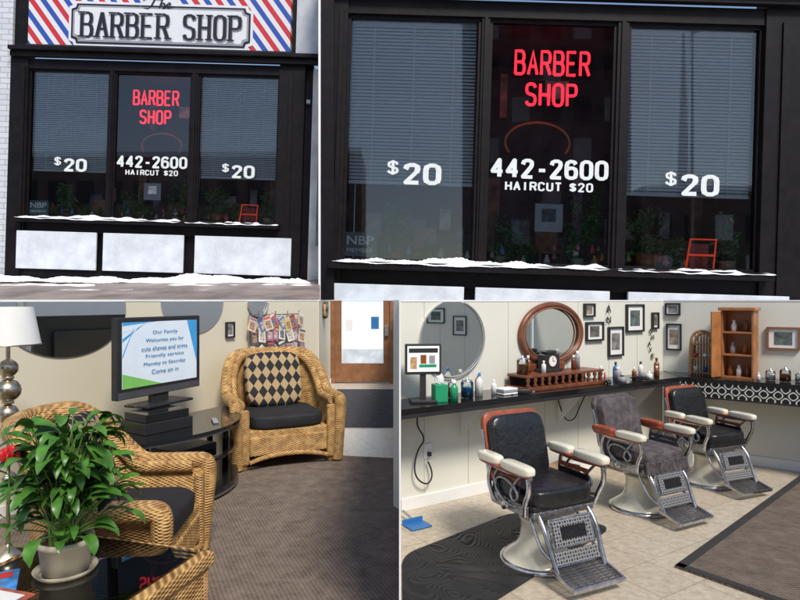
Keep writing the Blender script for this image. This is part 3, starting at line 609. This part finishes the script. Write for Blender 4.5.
# wooden display cabinet
cb=empty('wooden_cabinet',Q.at(.68,.16,.804),Q.rz-.1)
bx('side_l',cb,-.13,-.115,-.09,.09,0,.60,OAK); bx('side_r',cb,.115,.13,-.09,.09,0,.60,OAK); bx('back',cb,-.114,.114,.08,.09,0,.60,OAK); bx('crown',cb,-.15,.15,-.11,.09,.601,.63,OAK,.006)
for z in (.0,.2,.40): bx('shelf',cb,-.114,.114,-.09,.079,z,z+.015,OAK)
for i,(x,z) in enumerate(((-.07,.015),(.0,.015),(.07,.015),(-.05,.215),(.05,.215),(-.04,.415),(.06,.415))): lathe('jar_%d'%i,cb,[(0,0),(.02,0),(.023,.055),(.012,.08),(.012,.1),(0,.1)],(AM,PAPER,WOOD,GREY)[i%4],(x,-.02,z),14)
box('open_door',cb,(-.155,-.15,.30),(.12,.012,.58),OAK,(0,0,R(68)))
# wicker corner shelf
ws=empty('wicker_shelf',Q.at(.38,.2,.804),Q.rz)
tube('arch',ws,[[(-.10,0,0),(-.10,0,.30),(-.07,0,.39),(0,0,.42),(.07,0,.39),(.10,0,.30),(.10,0,0)],[(-.10,.10,0),(-.10,.10,.30),(0,.10,.42),(.10,.10,.30),(.10,.10,0)]],.012,WICK2)
for z in (.02,.15,.28): bx('shelf',ws,-.10,.10,-.01,.11,z,z+.012,WICK2)
tube('lattice',ws,[[(-.10+i*.025,.105,.0),(-.10+i*.025,.105,.33+.08*math.cos((i-4)*.3))] for i in range(9)],.006,WICK2,smoothc=False)
for i,x in enumerate((-.06,.02,.07)): sphere('trinket',ws,(x,.05,.185),.02,(RED,PAPER,GREEN)[i]); lathe('cup',ws,[(0,0),(.018,0),(.022,.045)],(PAPER,BLUE,AM)[i],(x,.05,.034),14)
jar('candy_jar',Q,.92,.2,.804,.038,.09,PAPER); jar('candy_jar',Q,1.03,.22,.804,.042,.11,AM); jar('candy_jar',Q,1.13,.16,.804,.034,.075,PAPER); bottle('tonic_bottle',Q,.84,.28,.804,.014,.07,PAPER)
cl=empty('paper_stack',Q.at(1.3,.2,.804),Q.rz); bx('sheets',cl,-.09,.09,-.06,.06,0,.03,PAPER)

# under counter: cable, outlet, dustpan
cbp=empty('power_cable'); P0=[Rr.at(.15,.03,.72),Rr.at(.10,.03,.62),Rr.at(.2,.04,.5),Rr.at(.12,.03,.42),Rr.at(.08,.05,.25),Rr.at(.2,.06,.16),Rr.at(.26,.05,.25),Rr.at(.22,.03,.33)]
tube('cord',cbp,P0,.006,BLKM)
oe=empty('wall_outlet',Rr.at(.24,.002,.4),Rr.rz); bx('plate',oe,-.035,.035,-.008,0,-.055,.055,WHITE,.004); bx('plug',oe,-.012,.012,-.03,-.0085,-.035,-.005,BLKM)
tube('cord',empty('power_cable'),[Rr.at(1.55,.03,.72),Rr.at(1.6,.04,.5),Rr.at(1.75,.04,.45),Rr.at(1.85,.03,.6),Rr.at(1.95,.03,.72)],.005,BLKM)
br=empty('dustpan',(.11,3.98,0),.55); bx('pan',br,-.08,.08,-.07,.05,.004,.014,BLUE,.004); bx('rim',br,-.08,.08,.045,.055,.014,.04,BLUE,.003); tube('handle',br,[(0,.055,.03),(0,.12,.05),(0,.17,.05)],.009,GREY)
bk=empty('waste_bin',Rr.at(2.25,.2,0)); lathe('bin',bk,[(0,.005),(.1,.005),(.13,.3),(.135,.3),(.12,.28)],GREY)
bc=empty('cardboard_box',Rr.at(1.35,.25,0),.8); bx('carton',bc,-.14,.14,-.1,.1,0,.18,mat('cardboard',(.4,.27,.15),.8))

# ---------------------------------------------------------------- barber chair
def barber_chair(loc,face,cover=False,s=1.0,seed=0):
    e=empty('barber_chair',loc,math.atan2(face[1],face[0])+R(90)); e.scale=(s,s,s)
    lathe('base_ring',e,[(.0,.0),(.265,.0),(.27,.012),(.26,.03),(.245,.034)],CHROME)
    lathe('pedestal',e,[(.246,.033),(.235,.05),(.19,.08),(.15,.115),(.13,.16),(.12,.23),(.122,.28),(.14,.31),(.0,.312)],CREAM)
    lathe('piston',e,[(.05,.31),(.05,.37)],CHROME)
    bx('undercarriage',e,-.17,.17,-.18,.2,.345,.40,CHR2,.012)
    SE=CLOTH if cover else LEATH; wr=.02 if cover else .006
    bx('seat_frame',e,-.25,.25,-.26,.22,.395,.44,CHR2,.01)
    bx('seat_band',e,-.255,.255,-.265,.20,.442,.475,LEATH if not cover else CLOTH,.01)
    sup('seat_cushion',e,(0,-.03,.515),(.255,.26,.07),SE,.38,wr=wr,seed=seed)
    tl=R(-14)
    sup('back_cushion',e,(0,.235,.73),(.235,.06,.235),SE,.36,(tl,0,0),wr,seed+1)
    sup('back_shell',e,(0,.285,.735),(.25,.03,.25),ORANGE if not cover else CLOTH,.3,(tl,0,0),wr,seed+2)
    tube('back_rail',e,[(-.25,.21,.48),(-.26,.27,.75),(-.255,.31,.86)],.011,CHROME); tube('back_rail_2',e,[(.25,.21,.48),(.26,.27,.75),(.255,.31,.86)],.011,CHROME)
    for sx in (-1,1):
        x=sx*.31
        sup('armrest_front',e,(x,-.17,.715),(.046,.15,.033),CREAM,.5); sup('armrest_rear',e,(x,.13,.715),(.044,.12,.033),CREAM if not cover else ORANGE,.5)
        sup('arm_trim',e,(x,-.03,.684),(.043,.27,.014),ORANGE,.5)
        tube('arm_under_rail',e,[(x,-.31,.68),(x,-.1,.662),(x,.1,.662),(x,.24,.69),(x*.88,.28,.72)],.013,CHROME)
        tube('arm_post_front',e,[(x,-.28,.67),(x,-.30,.6),(x,-.24,.5),(x*.93,-.22,.42)],.017,CHROME)
        tube('arm_post_rear',e,[(x,.12,.68),(x,.16,.58),(x,.12,.48),(x*.93,.1,.42)],.015,CHROME)
        tube('arm_scroll',e,[(x,-.2,.66),(x,-.08,.55),(x,-.13,.48),(x,-.19,.53),(x,-.12,.6),(x,.02,.62),(x,.09,.55),(x,.03,.48)],.010,CHR2)
        tube('arm_scroll_2',e,[(x,-.24,.48),(x,-.1,.44),(x,.05,.5),(x,.1,.6),(x,.04,.65)],.009,CHR2)
        box('arm_side_panel',e,(x*.93,-.02,.615),(.012,.30,.03),ORANGE if not cover else CLOTH,bevel=.004)
        box('arm_side_panel_lower',e,(x*.93,-.02,.545),(.010,.30,.09),LEATH if not cover else CLOTH,bevel=.004)
        box('side_plate',e,(sx*.262,-.02,.43),(.015,.40,.075),CHR2,bevel=.006)
        tube('footrest_rail',e,[(sx*.2,-.24,.42),(sx*.21,-.31,.36),(sx*.2,-.37,.2),(sx*.19,-.42,.1)],.016,CHROME)
        tube('footrest_brace',e,[(sx*.19,-.15,.38),(sx*.2,-.22,.26),(sx*.2,-.32,.18),(sx*.19,-.38,.17)],.011,CHROME)
        lathe('pivot_boss',e,[(0,-.02),(.035,-.018),(.03,.02),(0,.024)],CHROME,(x*.9,.0,.43),20,(0,R(90),0))
    box('calf_panel',e,(0,-.325,.315),(.35,.016,.18),CHR2,(R(-18),0,0),.004); box('calf_lattice',e,(0,-.336,.317),(.31,.008,.15),ORN2,(R(-18),0,0),.002); box('calf_plate',e,(0,-.343,.319),(.20,.008,.075),LEATH,(R(-18),0,0),.002)
    box('calf_grille',e,(0,-.375,.18),(.35,.012,.08),ORN2,(R(-20),0,0),.003)
    fp=empty('foot_plate',(0,-.47,.095)); fp.parent=e; fp.rotation_euler=(R(14),0,0)
    for i in range(8): bx('grate_bar_%d'%i,fp,-.19,.19,-.088+i*.024,-.078+i*.024,-.006,.006,CHR2)
    for i in range(7): bx('grate_cross_%d'%i,fp,-.19+i*.06,-.18+i*.06,-.095,.095,-.012,-.0065,CHR2)
    bx('grate_edge_f',fp,-.205,.205,-.115,-.095,-.014,.014,CHROME,.005); bx('grate_edge_b',fp,-.205,.205,.096,.112,-.014,.014,CHROME,.005)
    bx('grate_edge_l',fp,-.208,-.192,-.094,.095,-.013,.013,CHROME,.004); bx('grate_edge_r',fp,.192,.208,-.094,.095,-.013,.013,CHROME,.004)
    tube('lever',e,[(.12,.1,.36),(.3,.16,.34),(.36,.12,.44),(.37,.10,.56)],.010,CHROME); sphere('lever_knob',e,(.37,.10,.57),.018,BLKM)
    if cover:
        L=[]
        for i in range(-9,10):
            L.append([(i*.027+.004*math.sin(i*2),-.285-.008*(i%3),.50),(i*.027,-.292+.006*(i%2),.45),(i*.028,-.29-.01*(i%2),.40)])
        tube('cloth_folds',e,L,.017,CLOTH)
    return e
barber_chair((.80,3.46,0),(.44,-.9),False,.84)
barber_chair((1.73,4.33,0),(.46,-.88),True,.80,5)
barber_chair((2.52,4.93,0),(.38,-.92),False,.78,9)

# ---------------------------------------------------------------- wicker armchair
def wicker_chair(loc,face,s=1):
    e=empty('wicker_armchair',loc,math.atan2(face[1],face[0])+R(90)); e.scale=(s,s,s)
    plan=[]
    for i in range(9): plan.append((-.41,-.40+i*.055))
    for i in range(1,24):
        a=math.pi-math.pi*i/24; plan.append((.41*math.cos(a),.04+.36*math.sin(a)))
    for i in range(9): plan.append((.41,.04-i*.055))
    def h(y):
        t=max(0,min(1,(y+.05)/.38)); t=t*t*(3-2*t); return .60+.38*t
    vs=[];fs=[];K=10;rim=[]
    for (x,y) in plan:
        H=h(y); n=Vector((x,max(0,y-.04)*1.2)); n=n.normalized() if n.length>0 else Vector((1,0))
        for k in range(K+1):
            q=k/K; o=-.03+.10*q**2.2; vs.append((x+n.x*o,y+n.y*o,.07+(H-.07)*q))
        rim.append((x+n.x*.075,y+n.y*.075,H+.005))
    for i in range(len(plan)-1):
        for k in range(K):
            a=i*(K+1)+k; fs.append((a,a+1,a+K+2,a+K+1))
    me=bpy.data.meshes.new('woven_shell'); me.from_pydata(vs,[],fs); o=obj('woven_shell',me,WICK,e,smooth=True)
    sm=o.modifiers.new('s','SOLIDIFY'); sm.thickness=.035; sm.offset=0
    L=rim[0]; Rt=rim[-1]
    def front(p,sx): return [(p[0]-sx*.02,p[1]+.01,.03),(p[0]-sx*.01,p[1]-.01,.3),(p[0],p[1]-.035,.5),(p[0],p[1]-.03,.59)]
    path=front(L,-1)+rim+front(Rt,1)[::-1]
    tube('rolled_rim',e,path,.055,WICK)
    tube('rim_inner',e,[(x*.88,y*.9+.01,z-.02) for x,y,z in rim],.04,WICK)
    tube('base_braid',e,[(x*.96,y*.96,.09) for x,y in plan],.028,WICK)
    for sx in (-1,1):
        bx('arm_front',e,sx*.36,sx*.47,-.425,-.37,.06,.55,WICK,.02)
        for yy in (-.37,.26): lathe('foot',e,[(0,0),(.03,0),(.035,.1),(0,.1)],WICK2,(sx*(.40 if yy<0 else .3),yy,0),16)
    bx('seat_deck',e,-.37,.37,-.40,.3,.26,.36,WICK,.02); bx('front_skirt',e,-.36,.36,-.415,-.38,.13,.30,WICK,.015)
    tube('skirt_arch',e,[(-.36,-.415,.08),(-.25,-.42,.12),(0,-.42,.14),(.25,-.42,.12),(.36,-.415,.08)],.02,WICK)
    sup('seat_cushion',e,(0,-.08,.42),(.35,.34,.075),mat('black_fabric',(.012,.012,.015),.75,var=.3,bump=.2),.4,wr=.008)
    sup('back_cushion',e,(-.02,.15,.74),(.28,.085,.27),ARG,.45,(R(-16),0,R(3)),.012,3)
    return e
wicker_chair((-1.16,5.74,0),(.42,-.9),.98)
wicker_chair((-1.50,3.12,0),(.99,.08),.90)

# ---------------------------------------------------------------- TV and stand
ts=empty('tv_stand')
foot=[(-2.34,4.02),(-1.60,5.42)]
def arc(n=16):
    a=Vector((-1.56,5.44)); b=Vector((-1.78,3.92)); c=Vector((-.92,4.60)); return [tuple((1-t)**2*a+2*t*(1-t)*c+t*t*b) for t in [i/n for i in range(n+1)]]
shp=[foot[0],foot[1]]+arc()
TG=mat('smoked_glass',(.012,.013,.015),.05,var=.1); RS=mat('rim_silver',(.25,.25,.26),.3,.8)
cx_,cy_=(-1.8,4.7)
def shrink(P,k): return [(cx_+(x-cx_)*k,cy_+(y-cy_)*k) for x,y in P]
prism('top_glass',ts,shp,.52,.545,TG); prism('top_rim',ts,shrink(shp,.985),.505,.5195,RS); prism('middle_glass',ts,shrink(shp,.9),.29,.31,TG); prism('bottom',ts,shrink(shp,.96),.05,.09,BLK)
prism('bottom_rim',ts,shrink(shp,.965),.03,.0495,RS)
for (x,y) in ((-2.2,4.15),(-1.68,5.3),(-1.50,5.15),(-1.74,4.1),(-1.95,4.75)): cyl('post',ts,(x,y,.295),.025,.40,BLK)
dvd=empty('dvd_player',(-1.68,4.7,.311),A.rz); bx('case',dvd,-.2,.2,-.13,.13,0,.05,BLKM,.003); bx('lid',dvd,-.18,.18,-.12,.12,.0505,.056,GREY)
sp=empty('receiver_box',(-1.80,4.45,.546),A.rz-.1); bx('lower',sp,-.2,.2,-.15,.15,0,.08,BLKM,.004); bx('upper',sp,-.18,.18,-.13,.13,.081,.14,BLK,.004)
rm=empty('remote_control',(-1.45,4.7,.546),.4); bx('body',rm,-.02,.02,-.08,.08,0,.018,GREY,.004)
dtv=Vector((.335,.8,0)).normalized(); rz=math.atan2(dtv.y,dtv.x)
tv=empty('television',(-1.865,4.70,-.0),rz)
bx('cabinet',tv,-.43,.43,.0,.06,.77,1.37,BLKM,.01); bx('rear',tv,-.3,.3,.06,.12,.85,1.25,BLKM,.02)
bx('speaker_strip',tv,-.42,.42,-.004,-.0005,.777,.825,mat('tv_silver',(.10,.10,.11),.35,.3))
SW=mat('tv_picture',(.70,.78,.85),.3,emit=(.75,.85,.95),es=.15,var=.05)
bx('screen',tv,-.385,.385,-.003,-.0005,.85,1.335,SW)
SB=mat('tv_blue',(.05,.3,.6),.3,emit=(.05,.3,.65),es=.25,var=.1); ST=mat('tv_teal',(.03,.2,.4),.3,emit=(.02,.12,.3),es=.1)
for i in range(5): quads('slide_ray_%d'%i,[[(-.385,-.004-i*.0002,1.335-.06*i),(-.385,-.004-i*.0002,1.31-.06*i),(-.06-.05*i,-.004-i*.0002,1.335)]],SB if i%2==0 else SW,tv)
quads('slide_corner',[[(-.385,-.005,.85),(.0,-.005,.85),(-.385,-.005,.96)]],mat('tv_green',(.2,.5,.1),.3,emit=(.2,.5,.15),es=.2),tv)
quads('slide_corner_2',[[(.385,-.005,1.335),(.385,-.005,.98),(.27,-.005,1.335)]],SB,tv)
for i,(t,wd) in enumerate((('Our Family',.26),('Welcomes you for',.40),('cuts shaves and trims',.48),('Friendly service',.40),('Monday to Saturday',.44),('Come on in',.28))):
    text('slide_line_%d'%i,tv,t,.03,1.25-i*.06,wd,.034,-.008,ST,.0,.0005)
bx('neck',tv,-.08,.08,.01,.06,.71,.769,BLKM); bx('foot',tv,-.24,.24,-.10,.14,.688,.709,BLKM,.008)

# ---------------------------------------------------------------- magazine rack etc
mr=empty('magazine_rack',A.at(3.42,.03,0),A.rz)
tube('wire',mr,[[(-.42,-.02,.86+i*.16),(.42,-.02,.86+i*.16)] for i in range(4)]+[[(-.42+i*.21,-.01,.82),(-.42+i*.21,-.01,1.38)] for i in range(5)],.006,CHROME,smoothc=False)
rnd=random.Random(2); pal=[(.62,.52,.40),(.6,.10,.08),(.12,.22,.45),(.65,.55,.15),(.78,.78,.76),(.4,.15,.25),(.10,.10,.12),(.72,.66,.6),(.7,.7,.66)]
for r_ in range(3):
    for i in range(8):
        k=rnd.randrange(9); o_=empty('m',( -.40+i*.112+rnd.uniform(-.02,.02),-.045-.012*(i%3)-.012*(2-r_),.96+r_*.15+rnd.uniform(-.03,.03))); o_.name='magazine_%d_%d'%(r_,i); o_.parent=mr; o_.rotation_euler=(R(-10),rnd.uniform(-.5,.5),rnd.uniform(-.2,.2))
        cv=mat('mag_%d'%k,pal[k],.35,var=.25,vscale=9); bx('cover',o_,-.052,.052,-.003,.003,-.075,.075,cv)
        k2=(k+rnd.randrange(1,8))%9; c2=mat('mag_%d'%k2,pal[k2],.35,var=.25,vscale=9)
        bx('masthead',o_,-.045,.045,-.0045,-.0031,.045,.068,c2); bx('photo',o_,-.035,.03,-.0045,-.0031,-.055,.025,mat('mag_photo_%d'%(k%3),((.35,.22,.15),(.15,.16,.2),(.5,.42,.35))[k%3],.4,var=.8,vscale=40))
hg=empty('woven_hanging',B.at(1.1,.03,0),B.rz); sup('fabric',hg,(0,0,1.36),(.35,.03,.12),ARG,.5)
pn=picture('framed_picture',A,2.75,1.2,.12,.16,seed=1)

# floor lamp with stacked balls
lp=empty('floor_lamp',(-2.30,3.52,0)); lathe('foot',lp,[(0,0),(.14,0),(.14,.02),(.03,.05),(.015,.07)],SILV); lathe('pole',lp,[(.012,.06),(.012,1.3)],SILV)
for z,r in ((1.10,.055),(.97,.07),(.83,.06),(.72,.045),(.45,.05)):
    lathe('ball',lp,[(.012,z-r),(r*.7,z-r*.7),(r*.93,z-r*.37),(r,z),(r*.93,z+r*.37),(r*.7,z+r*.7),(.012,z+r)],SILV,seg=24); lathe('collar',lp,[(.03,z-r-.008),(.034,z-r),(.03,z-r+.008)],SILV,seg=20)
lathe('shade',lp,[(.17,1.24),(.13,1.46)],PAPER); lathe('shade_ring',lp,[(.165,1.236),(.173,1.236),(.173,1.244),(.165,1.244)],SILV)

# ---------------------------------------------------------------- glass topped wicker table
tr=R(-16)
tt=empty('wicker_table',(-1.26,2.16,0),tr); hw,hl,H=.38,.46,.46
bx('frame_r',tt,hw-.06,hw,-hl,hl,H-.06,H,WICK,.015); bx('frame_l',tt,-hw,-hw+.07,-hl,hl,H-.06,H,WICK,.015)
bx('frame_f',tt,-hw+.0705,hw-.0605,-hl,-hl+.07,H-.06,H,WICK,.015); bx('frame_b',tt,-hw+.0705,hw-.0605,hl-.05,hl,H-.06,H,WICK,.015)
bx('glass_top',tt,-hw+.06,hw-.05,-hl+.06,hl-.045,H+.001,H+.009,glassmat('table_glass',(.92,.94,.90),1))
bx('side_r',tt,hw-.045,hw-.015,-hl+.04,hl-.04,.12,H-.061,WICK); bx('side_b',tt,-hw+.05,hw-.05,hl-.045,hl-.015,.12,H-.061,WICK)
bx('shelf',tt,-hw+.05,hw-.05,-hl+.05,hl-.05,.37,.385,WICK2)
for x in (-1,1):
    for y in (-1,1): cyl('leg',tt,(x*(hw-.045),y*(hl-.045),.2),.035,.4,WICK2)
mg=empty('magazine',(-1.47,2.12,.4705),.5); bx('cover',mg,-.1,.1,-.13,.13,0,.01,mat('cover_b',(.03,.2,.5),.3,var=.7,vscale=18)); bx('title',mg,-.08,.08,.06,.11,.0105,.0115,RED)
mg=empty('magazine',(-1.38,1.98,.4825),-.3); bx('cover',mg,-.09,.09,-.12,.12,0,.006,mat('cover_d',(.45,.1,.06),.3,var=.8,vscale=18)); bx('title',mg,-.07,.07,.05,.1,.0065,.0075,PAPER)

# peace lily
pl=empty('peace_lily_plant',(-1.27,2.28,.47))
lathe('pot',pl,[(0,0),(.07,0),(.08,.01),(.092,.105),(.10,.11),(.10,.13),(.09,.13),(.085,.11)],POT); lathe('saucer',pl,[(0,.0),(.10,.001),(.112,.018),(.105,.018),(.09,.006)],POT); lathe('soil',pl,[(0,.115),(.088,.11)],SOIL)
rnd=random.Random(12)
vs=[];fs=[];st=[]
for i in range(270):
    az=rnd.uniform(0,2*math.pi); lift=rnd.random()**.8; reach=rnd.uniform(.04,.19)*(1.15-.5*lift); hz=.06+.40*lift*rnd.uniform(.75,1.1)
    base=Vector((rnd.uniform(-.04,.04),rnd.uniform(-.04,.04),.11)); dr=Vector((math.cos(az),math.sin(az),0)); up=Vector((0,0,1))
    tip0=base+dr*reach+up*hz
    st.append([tuple(base),tuple(base+dr*reach*.35+up*hz*.7),tuple(tip0)])
    Lf=rnd.uniform(.08,.15); Wd=Lf*rnd.uniform(.16,.22); droop=rnd.uniform(.3,1.5); sidev=dr.cross(up).normalized(); tw=rnd.uniform(-.5,.5)
    sidev=(sidev*math.cos(tw)+up*math.sin(tw)).normalized()
    k0=len(vs); n=7; pcur=tip0.copy(); ang=rnd.uniform(.2,.9)
    for j in range(n+1):
        t=j/n; wj=Wd*(math.sin(math.pi*min(1,t**.75))**.8 if 0<t<1 else .02)
        dirv=dr*math.cos(ang)+up*math.sin(ang); nv=sidev.cross(dirv).normalized()
        if nv.z<0: nv=-nv
        rip=.06*Wd*math.sin(j*2.1+i)
        vs+= [tuple(pcur+sidev*wj+nv*(wj*.30+rip)),tuple(pcur),tuple(pcur-sidev*wj+nv*(wj*.30-rip))]
        pcur=pcur+dirv*(Lf/n); ang-=droop/n*1.6
    for j in range(n):
        a=k0+j*3; fs+=[(a,a+1,a+4,a+3),(a+1,a+2,a+5,a+4)]
me=bpy.data.meshes.new('leaves'); me.from_pydata(vs,[],fs); obj('leaves',me,LEAF,pl,smooth=True)
tube('stems',pl,st,.0026,mat('stem_green',(.10,.2,.04),.5))
fr_=empty('red_rose',(-1.42,2.18,.83))
for i in range(11):
    a=i*2.4; sup('petal_%d'%i,fr_,(.016*math.cos(a)*(i/9+.3),.016*math.sin(a)*(i/9+.3),.12-.002*i),(.018,.007,.022),RED,.9,(0,.3,a))
tube('stem',fr_,[(0,0,-.25),(0,0,.11)],.003,LEAF,smoothc=False)

# ================================================================ street behind the viewer (seen in reflections)
ob_=empty('opposite_building',(0,-24,0))
bx('facade',ob_,-34,-3,-6,0,0,13,DBRICK); bx('dark_reflect_facade',ob_,5.5,18,-6,.3,0,26.0,mat('dark_reflect_stone',(.07,.065,.065),.8)); bx('facade_3',ob_,19,40,-6,-.2,0,10,DBRICK)  # middle front is unseen, made tall and dark to dim the centre window's reflection
bx('snow_roof',ob_,-34,-3,-6,.3,13.01,13.4,SNOW); bx('snow_roof_2',ob_,19,40,-6,.3,10.01,10.4,SNOW)
for i in range(13):
    for j in range(3): bx('window',ob_,-33+i*2.3,-31.6+i*2.3,.0,.04,3+j*3.1,4.9+j*3.1,BLK)
for i in range(5):
    for j in range(7): bx('window_b',ob_,6.3+i*2.4,7.7+i*2.4,.3,.34,2.6+j*3.2,4.5+j*3.2,GREY if (i*2+j)%3==0 else BLK)
for i in range(8):
    for j in range(2): bx('window_c',ob_,20+i*2.4,21.4+i*2.4,-.2,-.16,3+j*3.2,5+j*3.2,PAPER if (i+j)%3==0 else BLK)
lm=empty('street_lamp',(19,-16,0)); lathe('pole',lm,[(.15,0),(.12,1),(.07,19)],GREY); tube('arm',lm,[(0,0,18.8),(.8,0,19.3),(2.5,0,19.4)],.08,GREY)
lm=empty('radio_tower',(26,-32,0)); lathe('mast',lm,[(.9,0),(.45,16),(.1,26)],PAPER,seg=6)
